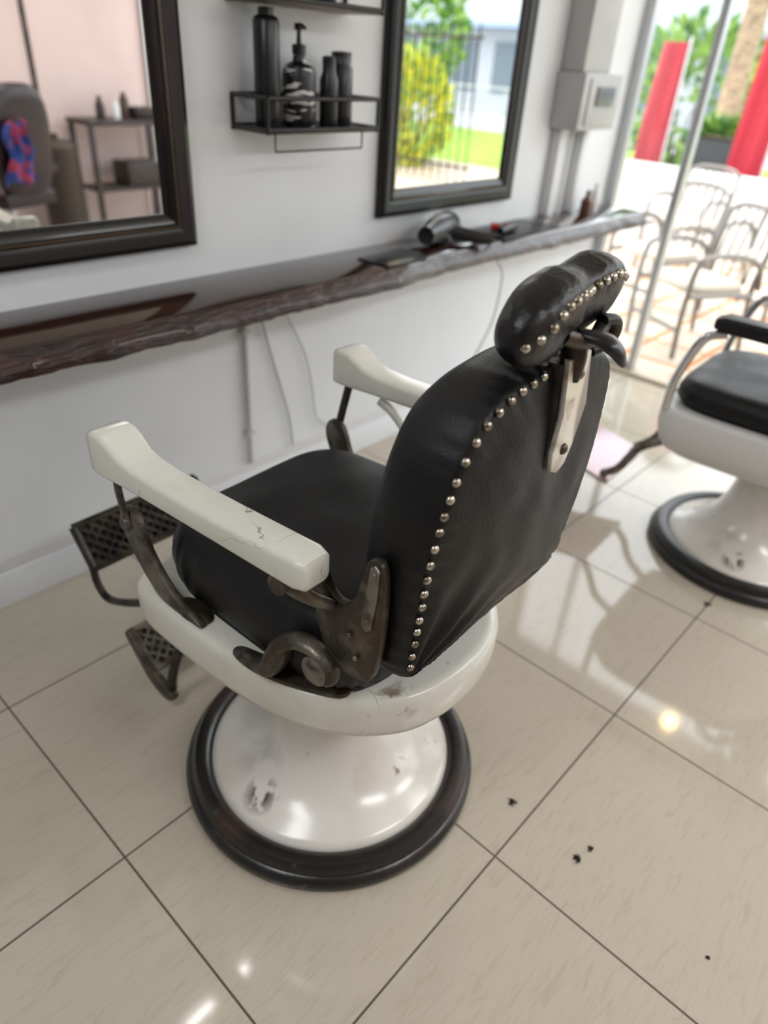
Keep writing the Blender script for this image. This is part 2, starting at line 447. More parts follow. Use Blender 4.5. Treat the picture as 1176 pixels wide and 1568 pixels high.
    o1=[(-.037,1.215),(.037,1.215),(.037,1.15),(.034,1.08),(.022,1.052),(0,1.045),(-.024,1.052),(-.034,1.08),(-.038,1.15)]
    plate('mount_backplate',o1,py-.010,py+.012,m_iron,c,.002,pm)
    o2=[(-.031,1.222),(.034,1.222),(.033,1.15),(.030,1.09),(.020,1.061),(0,1.052),(-.020,1.061),(-.030,1.09),(-.033,1.15)]
    plate('mount_plate',o2,py-.018,py-.009,m_nickel,c,.002,pm)
    stud_mesh('mount_screws',[(Vector(pm(.0,1.090,py-.018)),(0,-1,0)),(Vector(pm(.002,1.198,py-.018)),(0,-1,0))],.009,m_grey,c)
    tube('headrest_stem',[(.008,py+.010,1.19),(.008,py+.006,1.225),(0,py+.014,1.262)],.013,m_iron,c,seg=14,sx=1.5)
    tube('headrest_bracket',[(-.045,py+.002,1.262),(-.01,py-.008,1.250),(.03,py-.010,1.248),(.07,py-.002,1.262)],.011,m_iron,c,seg=14)
    tube('lock_lever',[(-.010,py-.004,1.260),(.002,py-.030,1.256),(.014,py-.048,1.244),(.024,py-.060,1.224)],.011,m_black,c,seg=16,sx=.55,radii=[.010,.016,.021,.018,.007],up=(1,0,0))
    tube('lever_loop',[(.050,py-.006,1.266),(.078,py-.012,1.262),(.090,py-.010,1.242),(.082,py-.002,1.224),(.062,py+.006,1.217)],.008,m_iron,c,seg=12,sx=1.3)
    # arms
    st=[(-.258,.044,.946,.912),(-.254,.054,.953,.904),(-.235,.062,.956,.900),(-.16,.066,.949,.898),(-.06,.068,.941,.894),(.02,.069,.936,.890),(.10,.070,.933,.886),(.165,.071,.934,.883),
        (.20,.073,.941,.881),(.225,.076,.955,.880),(.245,.079,.965,.879),(.27,.080,.967,.878),(.288,.078,.962,.879),(.294,.066,.955,.886)]
    adz=0 if style==0 else -.02
    for sgn,nm in ((-1,'left'),(1,'right')):
        bm=bmesh.new(); rings=[]
        for (y,wd,zt_,zb) in st:
            cxx=.315*sgn; hw=wd/2; hz=(zt_-zb)/2; zc=(zt_+zb)/2+adz; rc=min(.011,hz*.7); ring=[]
            if style==1: zc=.895+.02*math.sin((y+.25)*3); hz=.024 if -.25<y<.285 else .016; rc=.012; hw*=1.05
            for (qx,qz,a0) in ((1,1,0),(-1,1,90),(-1,-1,180),(1,-1,270)):
                for k in range(5):
                    an=R(a0+k*22.5)
                    ring.append(bm.verts.new((cxx+qx*(hw-rc)+rc*math.cos(an), y, zc+qz*(hz-rc)+rc*math.sin(an))))
            rings.append(ring)
        for a,b in zip(rings,rings[1:]):
            for j in range(20): bm.faces.new((a[j],a[(j+1)%20],b[(j+1)%20],b[j]))
        bm.faces.new(rings[0][::-1]); bm.faces.new(rings[-1])
        finish(bm,'armrest_'+nm,arm_m,c,50)
        x=lambda v: sgn*v
        if style==0:
            tube('arm_strap_'+nm,[(x(.318),.268,.885),(x(.315),.280,.83),(x(.306),.288,.77),(x(.302),.288,.735)],.012,strap_m,c,sx=.5,seg=12,up=(0,1,0))
            fo=[(.320,.738),(.311,.765),(.291,.775),(.266,.768),(.250,.741),(.234,.702),(.205,.663),(.160,.628),(.095,.606),(.085,.592),(.20,.590),(.245,.618),(.284,.660),(.310,.700)]
            plate('front_bracket_'+nm,fo,x(.284),x(.302),strap_m,c,.004,smooth_n=4)
            lathe('front_pivot_'+nm,[(0,-.008),(.014,-.008),(.016,-.004),(.016,.004),(.014,.008),(0,.008)],strap_m,c,20,
                  Matrix.Translation((x(.305),.290,.742))@Matrix.Rotation(R(90),4,'Y'))
            lathe('front_foot_'+nm,[(0,.589),(.032,.589),(.034,.594),(.028,.600),(0,.602)],strap_m,c,24,Matrix.Translation((x(.276),.13,0))@Matrix.Diagonal((.8,1.5,1,1)))
        # rear casting
        ro=[(-.160,.885),(-.175,.908),(-.200,.910),(-.222,.890),(-.234,.862),(-.258,.848),(-.283,.862),(-.297,.905),(-.308,.948),(-.325,.962),(-.340,.952),(-.346,.90),(-.344,.80),(-.332,.735),(-.312,.715),(-.275,.705),(-.240,.715),(-.220,.755),(-.205,.805),(-.175,.848)]
        plate('rear_bracket_'+nm,[(a,b+adz) for a,b in ro],x(.254),x(.270),strap_m,c,.004,smooth_n=3)
        hp_=[(-.308,.838),(-.314,.90),(-.320,.950),(-.328,.957),(-.336,.950),(-.335,.90),(-.328,.836),(-.318,.828)]
        plate('hinge_strap_'+nm,[(a,b+adz) for a,b in hp_],x(.269),x(.275),m_grey,c,.002)
        stud_mesh('hinge_screws_'+nm,[(Vector((x(.274),yy,z+adz)),(sgn,0,0)) for yy,z in ((-.319,.848),(-.328,.94),(-.285,.80),(-.30,.76))],.0050,m_grey,c)
        lathe('rear_pivot_'+nm,[(0,-.045),(.016,-.045),(.018,-.040),(.018,.040),(.016,.045),(0,.045)],strap_m,c,20,
              Matrix.Translation((x(.300),-.198,.888+adz))@Matrix.Rotation(R(90),4,'Y'))
        tube('rear_knuckle_'+nm,[(x(.318),-.185,.905+adz),(x(.320),-.210,.882+adz),(x(.300),-.230,.857+adz),(x(.274),-.246,.837+adz)],.014,strap_m,c,seg=12,sx=.8,radii=[.016,.019,.015,.013])
        # scroll
        dy=-.018
        tube('scroll_'+nm,[(x(a),b+dy,z) for a,b,z in [(.286,-.02,.598),(.287,-.06,.604),(.286,-.095,.622),(.284,-.112,.655),(.281,-.125,.692),(.278,-.160,.719),(.275,-.200,.722),(.273,-.228,.705),(.273,-.232,.678),(.273,-.205,.668)]],
             .012,strap_m,c,seg=14,sx=1.5,radii=[.006,.012,.020,.022,.018,.014,.012,.012,.012,.010],up=(0,0,1))
        lathe('scroll_eye_'+nm,[(0,-.018),(.020,-.018),(.028,-.012),(.028,.012),(.020,.018),(0,.018)],m_grey if style==0 else strap_m,c,24,
              Matrix.Translation((x(.280),-.208+dy,.690))@Matrix.Rotation(R(90),4,'Y'))
        fp=[(x(.300),-.02),(x(.278),-.018),(x(.264),-.06),(x(.242),-.13),(x(.210),-.215),(x(.210),-.242),(x(.236),-.240),(x(.266),-.188),(x(.291),-.125),(x(.303),-.07)]
        plate('scroll_foot_'+nm,fp,.589,.600,strap_m,c,.003,lambda a,b,h:(a,b,h),smooth_n=3)
    # recline lever on the far side
    if style==0:
        tube('recline_lever',[(.318,.17,.86),(.322,.13,.84),(.318,.07,.79),(.305,.0,.72),(.29,-.03,.66)],.011,m_enamel,c,seg=12,radii=[.013,.012,.009,.008,.008])
    # foot rests
    def lattice(nm, p_front, p_rear, hw, mat):
        (yf,zf),(yr,zr)=p_front,p_rear
        bm=bmesh.new()
        def P(u,v,o=0):
            y=yr+(yf-yr)*v; z=zr+(zf-zr)*v
            n=Vector((0,-(zf-zr),(yf-yr))).normalized()
            return Vector((u*hw,y,z))+n*o
        cor=[P(-1,0),P(1,0),P(1,1),P(-1,1)]
        for k in range(4): add_tube(bm,[cor[k],cor[(k+1)%4]],.011,seg=8,smooth=False)
        n=12
        def clip(u_s,u_e):
            s0,s1=0.,1.
            for lim,sg in ((-1,1),(1,-1)):
                fa=(u_s-lim)*sg; fb=(u_e-lim)*sg
                if fa<0 and fb<0: return None
                if fa<0: s0=max(s0,fa/(fa-fb))
                if fb<0: s1=min(s1,fa/(fa-fb))
            return (s0,s1) if s1-s0>.02 else None
        for k in range(-4,n+1):
            for d in (1,-1):
                u0=-1+2*k/n; u1=u0+2*4/n
                uu0,uu1=(u0,u1) if d==1 else (u1,u0)
                cc=clip(uu0,uu1)
                if cc:
                    s0,s1=cc
                    add_tube(bm,[P(uu0+(uu1-uu0)*s0,s0,.003),P(uu0+(uu1-uu0)*s1,s1,.003)],.0042,seg=6,smooth=False)
        vs=[bm.verts.new(P(u,v,o)) for o in (-.008,-.014) for u,v in ((-1,0),(1,0),(1,1),(-1,1))]
        bm.faces.new(vs[:4]); bm.faces.new(vs[4:][::-1])
        for k in range(4): bm.faces.new((vs[k],vs[(k+1)%4],vs[4+(k+1)%4],vs[4+k]))
        finish(bm,nm,mat,c,40)
    if style==0:
        lattice('footplate_upper',(.80,.425),(.725,.325),.198,m_iron)
        lattice('footplate_lower',(.600,.165),(.505,.085),.188,m_grey)
        for sgn,nm in ((-1,'left'),(1,'right')):
            x=lambda v: sgn*v
            tube('foot_arm_'+nm,[(x(.195),.735,.33),(x(.195),.725,.27),(x(.195),.68,.245),(x(.19),.60,.275),(x(.18),.50,.33),(x(.17),.38,.41),(x(.16),.27,.47)],.011,m_iron,c,seg=10)
            plate('foot_bracket_'+nm,[(.60,.175),(.605,.155),(.53,.065),(.47,.030),(.42,.035),(.405,.065),(.44,.075),(.50,.10),(.585,.18)],x(.180),x(.202),m_bronze,c,.003,smooth_n=3)
            tube('foot_strut_'+nm,[(x(.185),.43,.055),(x(.18),.42,.13),(x(.17),.38,.25),(x(.15),.29,.46)],.013,m_iron,c,seg=10)
    else:
        box('footplate',(-.19,-.16,-.008),(.19,.16,.008),M('footplate_metal',(.42,.33,.35),.25,.5),c,.006,loc=(-.05,.68,.22),rot=(R(12),0,0))
        for sgn,nm in ((-1,'left'),(1,'right')):
            x=lambda v: sgn*v
            tube('foot_arm_'+nm,[(x(.17)-.02,.37,.42),(x(.18)-.03,.45,.36),(x(.18)-.04,.50,.26),(x(.16)-.04,.56,.205)],.016,m_grey,c,seg=10)
            tube('arm_frame_'+nm,[(x(.315),.25,.885),(x(.320),.31,.86),(x(.322),.345,.78),(x(.315),.37,.68),(x(.30),.375,.585)],.015,m_chrome,c,seg=10)
    return c

barber_chair((.84,.84,0),R(2),0)
barber_chair((2.66,.39,0),R(3),1)

# ------------------------------------------------------------------ mirrors
def wall_mirror(x0,x1,z0,z1):
    e=empty('wall_mirror',((x0+x1)/2,WY,(z0+z1)/2)); hw=(x1-x0)/2; hz=(z1-z0)/2
    prof=[(0,0),(0,.022),(.006,.034),(.020,.040),(.045,.034),(.056,.030),(.060,.033),(.068,.033),(.072,.026),(.084,.022),(.094,.014),(.100,.012),(.100,.004)]
    bm=bmesh.new(); loops=[]
    for ins,d in prof:
        loops.append([bm.verts.new((sx*(hw-ins),-d,sz*(hz-ins))) for sx,sz in ((-1,-1),(1,-1),(1,1),(-1,1))])
    for a,b in zip(loops,loops[1:]):
        for j in range(4): bm.faces.new((a[j],a[(j+1)%4],b[(j+1)%4],b[j]))
    finish(bm,'frame',m_blackframe,e,25)
    bm=bmesh.new()
    ins=.064
    cs=[(-(hw-ins),-(hz-ins)),((hw-ins),-(hz-ins)),((hw-ins),(hz-ins)),(-(hw-ins),(hz-ins))]
    for k in range(4):
        a=cs[k]; b=cs[(k+1)%4]
        add_tube(bm,[(a[0],-.033,a[1]),(b[0],-.033,b[1])],.003,seg=6,smooth=False)
    finish(bm,'bead',m_gold,e)
    box('glass',(-(hw-.099),-.010,-(hz-.099)),((hw-.099),-.003,(hz-.099)),m_mirror,e)
wall_mirror(.39,1.305,1.015,2.04)
wall_mirror(2.14,3.05,1.015,2.04)

# ------------------------------------------------------------------ counter
bm=bmesh.new(); secs=[]; n=220; xa,xb=-1.2,4.05
for i in range(n+1):
    x=xa+(xb-xa)*i/n
    wv=.010*noise.noise(Vector((x*1.4,0,0)))+.004*noise.noise(Vector((x*6,3,0)))
    yf=1.712+wv+.028*max(0,min(1,(x-2.05)/.12))
    b1=.007*noise.noise(Vector((x*11,7,0)))+.003*noise.noise(Vector((x*40,7,0))); b2=.008*noise.noise(Vector((x*8,11,0)))+.003*noise.noise(Vector((x*33,2,0)))
    pr=[(1.988,.912),(yf,.912),(yf-.008,.906),(yf-.026+b1,.888),(yf-.042+b2,.866+b1*.5),(yf-.038+b2,.846+b2*.8),(yf+.0,.836),(1.988,.836)]
    secs.append([bm.verts.new((x,a,b)) for a,b in pr])
for a,b in zip(secs,secs[1:]):
    for j in range(8):
        f=bm.faces.new((a[j],a[(j+1)%8],b[(j+1)%8],b[j])); f.material_index=1 if j in (2,3,4,5) else 0
bm.faces.new(secs[0][::-1]); bm.faces.new(secs[-1])
finish(bm,'wooden_counter',[m_wood,m_bark],None,50)

# ------------------------------------------------------------------ wall shelves
def wall_shelf(z,bar):
    e=empty('wall_shelf',(1.48,WY,z))
    box('plank',(.0,-.172,-.012),(.468,-.004,.0),m_plank,e,.002)
    L=.468; d=.172; h=.082
    ps=[]
    for zz in (.0,h):
        ps+= [[(0,-.004,zz),(0,-d,zz)],[(0,-d,zz),(L,-d,zz)],[(L,-d,zz),(L,-.004,zz)],[(0,-.006,zz),(L,-.006,zz)]]
    for xx in (0,L):
        for yy in (-.006,-d): ps.append([(xx,yy,-.012),(xx,yy,h)])
    tubes('rail',ps,.0065,m_black,e,seg=8,smooth=False)
    if bar: tube('towel_bar',[(.03,-d+.004,-.008),(.03,-d+.004,-.058),(.40,-d+.004,-.058),(.40,-d+.004,-.008)],.003,m_iron,e,seg=8,smooth=False)
wall_shelf(1.345,True); wall_shelf(1.665,False)
lathe('spray_can',[(0,0),(.036,0),(.038,.004),(.038,.265),(.033,.275),(.022,.28),(.022,.298),(0,.30)],m_black,None,32,loc=(1.545,1.895,1.346))
e=empty('pump_bottle',(1.665,1.89,1.346))
lathe('bottle_body',[(0,0),(.048,0),(.052,.005),(.052,.140),(.046,.160),(.020,.175),(.018,.19),(0,.19)],m_label,e,36)
lathe('pump_head',[(.021,.19),(.021,.215),(.008,.218),(.006,.25),(.014,.252),(.014,.268),(0,.27)],m_black,e,20)
tube('pump_spout',[(0,0,.262),(-.01,-.02,.264),(-.015,-.045,.256)],.005,m_black,e,seg=8)
lathe('hairspray_bottle',[(0,0),(.028,0),(.030,.004),(.030,.13),(.022,.150),(.022,.19),(.012,.193),(0,.193)],m_black,None,28,loc=(1.772,1.87,1.346))
lathe('hairspray_bottle',[(0,0),(.036,0),(.038,.004),(.038,.16),(.032,.17),(.032,.205),(0,.208)],m_black,None,28,loc=(1.848,1.895,1.346))
box('product_carton',(-.05,-.03,0),(.05,.03,.09),m_black,None,.003,loc=(1.60,1.89,1.666))
lathe('wax_jar',[(0,0),(.038,0),(.04,.004),(.04,.05),(.042,.052),(.042,.072),(0,.074)],m_label,None,28,loc=(1.76,1.89,1.666))

# ------------------------------------------------------------------ pipe and cables
m_pipe=M('painted_pipe',(.52,.50,.50),.4)
e=empty('conduit_pipe',(0,0,0))
tube('pipe',[(1.475,WY-.018,.165),(1.475,WY-.018,.834)],.010,m_pipe,e,smooth=False,seg=14)
for z in (.3,.7): box('clip_%d'%int(z*10),(1.457,WY-.030,z-.006),(1.493,WY-.001,z+.006),m_pipe,e,.002)
m_cable=M('white_cable',(.45,.45,.46),.4)
tube('power_cable',[(1.535,1.975,.832),(1.56,1.972,.70),(1.62,1.975,.50),(1.67,1.972,.32),(1.695,1.975,.168)],.0045,m_cable,None,seg=8)
tube('power_cable',[(1.62,1.975,.832),(1.67,1.97,.72),(1.76,1.972,.55),(1.80,1.974,.40),(1.83,1.972,.25),(1.95,1.972,.175)],.003,m_cable,None,seg=8)
tube('power_cable',[(2.66,1.73,.830),(2.67,1.70,.77),(2.72,1.75,.55),(2.80,1.88,.30),(2.86,1.95,.10),(2.9,1.93,.006),(3.05,1.93,.006)],.004,m_cable,None,seg=8)

# ------------------------------------------------------------------ tools on counter
CT=.913
def dryer(x,y,rz,s):
    e=empty('hair_dryer',(x,y,CT),rz); e.scale=(s,s,s)
    lathe('barrel',[(0,-.10),(.034,-.10),(.042,-.09),(.043,-.02),(.038,.04),(.030,.07),(.026,.12),(.022,.12),(.0,.11)],m_black,e,28,
      Matrix.Translation((0,0,.045))@Matrix.Rotation(R(-90),4,'Y'))
    tube('handle',[(.03,0,.04),(.05,-.05,.032),(.07,-.11,.024),(.085,-.15,.02)],.018,m_black,e,seg=14,sx=.8,radii=[.024,.022,.019,.016])
    tube('cord',[(.085,-.15,.02),(.12,-.15,.006),(.15,-.10,.006),(.14,-.06,.006),(.15,-.03,.006)],.004,m_black,e,seg=8)
dryer(2.38,1.85,R(20),1.32)
def clipper(x,y,z,rz,accent):
    e=empty('hair_clipper',(x,y,z),rz)
    tube('body',[(0,0,.020),(.06,0,.022),(.12,0,.020),(.15,0,.017)],.02,m_black,e,seg=16,sx=1.15,radii=[.014,.018,.017,.019,.015])
    box('blade',(.148,-.020,.006),(.172,.020,.020),m_iron,e,.002)
    box('switch',(.05,-.006,.036),(.075,.006,.042),accent,e,.001)
clipper(2.74,1.79,CT+.006,R(12),m_red)
box('rubber_mat',(-.25,-.11,0),(.25,.11,.005),m_rubber,None,.002,loc=(2.94,1.85,CT),rot=(0,0,R(3)))
box('phone_tray',(-.13,-.075,0),(.13,.075,.008),m_black,None,.004,loc=(2.05,1.79,CT),rot=(0,0,R(4)))
e=empty('clipper_guard',(2.86,1.90,CT+.006),R(40))
box('guard_body',(-.03,-.02,0),(.03,.02,.02),M('red_plastic',(.5,.02,.02),.3),e,.004)
lathe('small_bottle',[(0,0),(.028,0),(.03,.004),(.03,.07),(.012,.09),(.011,.12),(0,.12)],M('amber_bottle',(.10,.04,.03),.2),None,24,loc=(3.62,1.86,CT))
lathe('small_bottle',[(0,0),(.022,0),(.024,.004),(.024,.10),(.012,.115),(.012,.14),(0,.14)],m_white,None,24,loc=(3.74,1.88,CT))

# ------------------------------------------------------------------ electrical box
m_panel=M('grey_panel_paint',(.48,.49,.495),.45,c2=(.42,.43,.435),ns=3)
e=empty('electrical_box',(3.33,WY-.003,1.31))
box('case',(0,-.15,0),(.36,0,.23),m_panel,e,.006)
box('door',(.05,-.158,.02),(.34,-.148,.21),m_panel,e,.004)
box('display',(.11,-.166,.10),(.28,-.156,.18),M('dark_window',(.16,.17,.18),.2),e,.003)
box('duct',(.02,-.12,.232),(.27,0,1.2),m_panel,e,.006)
box('trunking_left',(.04,-.05,-.395),(.09,0,-.002),m_white,e,.004)
box('trunking_right',(.27,-.05,-.395),(.32,0,-.002),m_white,e,.004)
tube('cable',[(.18,-.03,-.395),(.175,-.03,-.2),(.18,-.03,-.002)],.012,m_white,e,seg=10)

# ------------------------------------------------------------------ hair clippings
bm=bmesh.new()
for (x,y,s) in ((1.064,.416,1.0),(1.047,.217,.9),(1.094,.212,.7),(2.216,.364,1.2),(1.052,-.09,.35),(1.05,.225,.6)):
    for k in range(26):
        a=random.uniform(0,6.28); l=random.uniform(.004,.011)*s
        px=x+random.gauss(0,.004*s); py_=y+random.gauss(0,.003*s); pz=random.uniform(.0012,.004*s+.0012)
        add_tube(bm,[(px,py_,pz),(px+l*.6*math.cos(a),py_+l*.6*math.sin(a),pz+.001),(px+l*math.cos(a+.6),py_+l*math.sin(a+.6),max(.001,pz-.001))],.0009,seg=4,smooth=False)
finish(bm,'hair_clippings',M('dark_hair',(.02,.012,.01),.6))

# ------------------------------------------------------------------ lamps
m_fill_led=M('fill_panel_glow',(1,1,1),.5,emis=(1,.98,.96),es=3)  # glow of the added fill panels
m_led2=M('led_strip_glow',(1,1,1),.5,emis=(1,.98,.95),es=32)
def ceiling_light(x,y,lx,ly,power,mm):
    e=empty('ceiling_light',(x,y,2.8))
    box('housing',(-lx/2-.02,-ly/2-.02,-.03),(lx/2+.02,ly/2+.02,0),m_white,e,.004)
    box('diffuser',(-lx/2,-ly/2,-.034),(lx/2,ly/2,-.028),mm,e)
    if power:
        ld=bpy.data.lights.new('fill_lamp','AREA'); ld.shape='RECTANGLE'; ld.size=lx; ld.size_y=ly; ld.energy=power; ld.color=(.95,.98,1)  # area fill, only in the panels added for brightness
        lo=bpy.data.objects.new('fill_lamp',ld); lo.location=(0,0,-.04); link(lo,e)
ceiling_light(.97,1.64,.12,.028,0,m_led2)
ceiling_light(.70,1.63,.17,.028,0,m_led2)
ceiling_light(1.2,-1.6,1.2,.5,24,m_fill_led)  # unseen panel added as fill to brighten walls and floor
ceiling_light(3.0,-1.4,1.2,.5,23,m_fill_led)  # second added fill panel, out of view
ceiling_light(-.9,.6,1.2,.5,17,m_fill_led)  # third added fill panel, out of view
e=empty('wall_lamp',(SX-.045,.59,2.56))
box('mount',(-.03,-.04,-.02),(.0,.04,.06),m_white,e,.004)
tube('bracket',[(-.03,0,.02),(-.08,0,.02),(-.09,0,-.06),(-.09,0,-.24)],.008,m_iron,e)
bm=bmesh.new(); ellipsoid_bm(bm,(-.09,0,-.29),(.05,.05,.055),20,14)
finish(bm,'bulb',M('warm_bulb',(1,.9,.6),.3,emis=(1,.70,.30),es=40),e)

# ------------------------------------------------------------------ furniture seen in mirror
m_dw=M('dark_furniture',(.030,.020,.017),.4)
e=empty('console_table',(3.62,-2.55,0))
box('top',(-.40,-.20,.90),(.40,.20,.94),m_dw,e,.004)
for i,(a,b) in enumerate(((-.37,-.17),(.37,-.17),(-.37,.17),(.37,.17))): box('leg_%d'%i,(a-.02,b-.02,0),(a+.02,b+.02,.90),m_dw,e,.003)
box('lower_shelf',(-.37,-.17,.38),(.37,.17,.41),m_dw,e,.003)
box('crate',(-.05,-.14,.411),(.30,.14,.60),m_dw,e,.01)
lathe('small_bottle',[(0,0),(.04,0),(.04,.1),(.02,.14),(.02,.17),(0,.17)],m_dw,None,20,loc=(3.45,-2.55,.941))
lathe('small_bottle',[(0,0),(.04,0),(.04,.14),(.02,.18),(.02,.2),(0,.2)],m_plank,None,20,loc=(3.70,-2.58,.941))
lathe('small_bottle',[(0,0),(.03,0),(.03,.10),(.015,.12),(.015,.14),(0,.14)],m_white,None,20,loc=(3.57,-2.50,.941))
box('tool_case',(-.12,-.09,0),(.12,.09,.09),m_iron,None,.01,loc=(3.86,-2.54,.941))
lathe('waste_bin',[(0,0),(.15,0),(.155,.01),(.17,.70),(.175,.71),(.175,.75),(.13,.79),(.03,.80),(.03,.84),(0,.845)],M('bin_wood',(.055,.038,.03),.5),None,32,loc=(2.98,-2.5,0))
e=empty('salon_armchair',(2.38,-2.15,0),R(160))
m_wine=M('wine_vinyl',(.016,.004,.006),.38)
box('seat',(-.25,-.24,.40),(.25,.26,.52),m_wine,e,.04,4)
pillow('back',sup(60,.27,.38,3.2),[(0,-.04),(.7,-.038),(.93,-.028),(1,0),(1,.03),(.93,.058),(.7,.07),(0,.072)],lambda a,b,h:(a,-.25+h-.08*b,b+.85),m_wine,e)
for sx in (-1,1):
    box('arm_%d'%sx,(sx*.30-.035,-.22,.62),(sx*.30+.035,.22,.67),m_wine,e,.015,3)
    tube('arm_post_%d'%sx,[(sx*.30,.15,.63),(sx*.29,.15,.45),(sx*.22,.10,.42)],.014,m_chrome,e)
lathe('stand',[(0,0),(.27,0),(.27,.02),(.10,.045),(.04,.07),(.035,.40),(0,.40)],m_chrome,e,40)
bm=bmesh.new()
vv=[]
for j in range(13):
    row=[]
    for i in range(13):
        wdt=.12+.10*(1-j/12)
        row.append(bm.verts.new((.13+wdt*(i/12-.5)*2*.7+.02*math.sin(j*.8), -.335+.022*math.sin(i*1.25+j*.5)-.02*(j/12), .60+.40*j/12+.02*math.sin(i*.9))))
    vv.append(row)
for a,b in zip(vv,vv[1:]):
    for i in range(12): bm.faces.new((a[i],a[i+1],b[i+1],b[i]))
finish(bm,'barber_cape',M('cape_cloth',(.02,.05,.22),.8,c2=(.35,.035,.09),ns=9,lo=.50,hi=.54),e)

# ------------------------------------------------------------------ outdoors
box('patio_ground',(SX+.06,-9,-.12),(11.5,9,-.02),m_patio)
box('lawn_ground',(11.5,-16,-.12),(18,16,-.01),M('bright_grass',(.27,.43,.04),.9,c2=(.19,.35,.03),ns=3,bump=.5,bs=40))
box('street_ground',(18,-26,-.14),(34,26,-.03),M('pale_asphalt',(.38,.38,.40),.9))
m_steel=M('patio_steel',(.20,.185,.17),.3,.7)
m_cush=M('cream_seat',(.52,.46,.38),.7)
def patio_chair(x,y,rz):
    e=empty('patio_chair',(x,y,-.02),rz)
    ps=[]
    for sx in (-1,1):
        a=sx*.26
        ps.append([(a,.25,0.018),(a,.27,.30),(a,.26,.58),(a,.19,.655),(a,-.05,.66),(a,-.22,.60),(a,-.27,.45)])
        ps.append([(a*.92,-.30,0.018),(a*.92,-.24,.42),(a*.92,-.26,.60),(a*.9,-.32,.86)])
        ps.append([(a,.245,.42),(a,-.24,.42)])
    ps.append([(-.225,-.32,.86),(-.12,-.325,.90),(.12,-.325,.90),(.225,-.32,.86)]); ps.append([(-.25,.26,.20),(.25,.26,.20)])
    tubes('frame',ps,.017,m_steel,e,seg=8,n=5)
    so=sup(40,.23,.23,5)
    pillow('seat',so,[(0,.42),(.95,.42),(1,.435),(1,.455),(.95,.47),(.6,.478),(0,.48)],lambda a,b,h:(a,b,h),m_cush,e)
    bm=bmesh.new()
    for k in range(5):
        xx=-.16+k*.08
        add_tube(bm,[(xx,-.24,.46),(xx,-.26,.62),(xx,-.318,.885)],.008,seg=6)
    finish(bm,'back_slats',m_steel,e)
patio_chair(4.92,1.62,R(60)); patio_chair(5.60,2.18,R(72)); patio_chair(6.05,1.55,R(80)); patio_chair(6.95,2.55,R(85))
m_par=M('parapet_paint',(.62,.62,.61),.8)
box('patio_parapet',(8.2,1.2,-.02),(8.35,4.6,.74),m_par,None,.01)

def banner(x,y,w_,z0,z1):
    e=empty('red_banner',(x,y,-.02))
    bm=bmesh.new()
    g=[[bm.verts.new((.03*math.sin(i*.9+j*.3),-w_/2+w_*i/12*(1-.10*(j/10)**3)+.0, z0+(z1-z0)*j/10)) for i in range(13)] for j in range(11)]
    for a,b in zip(g,g[1:]):
        for i in range(12): bm.faces.new((a[i],a[i+1],b[i+1],b[i]))
    finish(bm,'cloth',m_red,e)
    tube('pole',[(0,-w_/2-.01,0.02),(0,-w_/2-.01,z1+.05)],.014,m_alum,e,smooth=False)
    lathe('foot',[(0,0),(.15,0),(.15,.02),(.02,.04),(.02,.08),(0,.08)],m_iron,e,24,Matrix.Translation((0,-w_/2-.01,0)))
banner(8.60,3.78,.32,.60,1.88)
banner(8.60,2.70,.36,.55,2.6)

def leaves(name, c, r, n, size, mats):
    e=empty(name,(c[0],c[1],-.02)); bm=bmesh.new()
    for k in range(n):
        v=Vector((random.gauss(0,1),random.gauss(0,1),random.gauss(0,1))).normalized()*random.uniform(.55,1)**.5
        p=Vector((v.x*r[0],v.y*r[1],c[2]+.02+v.z*r[2]))
        d=(v+Vector((random.uniform(-.6,.6),random.uniform(-.6,.6),random.uniform(-.1,.8)))).normalized()
        s=d.cross(Vector((random.uniform(-1,1),random.uniform(-1,1),random.uniform(-1,1)))).normalized()
        l=size*random.uniform(.6,1.3)
        a=bm.verts.new(p); b=bm.verts.new(p+d*l*.5+s*l*.22); c2=bm.verts.new(p+d*l); d2=bm.verts.new(p+d*l*.5-s*l*.22)
        f=bm.faces.new((a,b,c2,d2)); f.material_index=random.randrange(len(mats))
    finish(bm,'foliage',mats,e,recalc=False)
    bm=bmesh.new()
    for k in range(6):
        a=k*1.05
        add_tube(bm,[(0.05*math.cos(a),.05*math.sin(a),.03),(r[0]*.3*math.cos(a),r[1]*.3*math.sin(a),c[2]*.6),(r[0]*.6*math.cos(a),r[1]*.6*math.sin(a),c[2])],.02,seg=6,radii=[.03,.02,.008])
    finish(bm,'stems',m_plank,e)
m_g1=M('leaf_green',(.06,.17,.03),.6); m_g2=M('leaf_light',(.22,.36,.06),.6); m_g3=M('leaf_yellow',(.64,.62,.03),.6)
e=empty('planter_box',(8.95,3.18,-.02))
box('box',(-.16,-.24,0.0),(.16,.24,1.02),m_black,e,.01)
box('soil',(-.14,-.22,1.018),(.14,.22,1.03),M('soil',(.03,.02,.015),.9),e)
bm=bmesh.new()
for k in range(420):
    a=random.uniform(0,6.28); el=random.uniform(.3,1.4); L_=random.uniform(.1,.28)
    d=Vector((math.cos(a)*math.cos(el),math.sin(a)*math.cos(el),math.sin(el))); p=Vector((random.uniform(-.12,.12),random.uniform(-.2,.2),1.03+random.uniform(0,.05)))
    s=d.cross(Vector((0,0,1))).normalized()*.02
    f=bm.faces.new([bm.verts.new(p-s*.3),bm.verts.new(p+d*L_*.5-s),bm.verts.new(p+d*L_),bm.verts.new(p+d*L_*.5+s)]); f.material_index=k%3//2
finish(bm,'plants',[m_g1,m_g2],e,recalc=False)
leaves('yellow_shrub',(10.3,-4.85,.80),(.5,.62,.80),1200,.2,[m_g3,m_g3,m_g2])
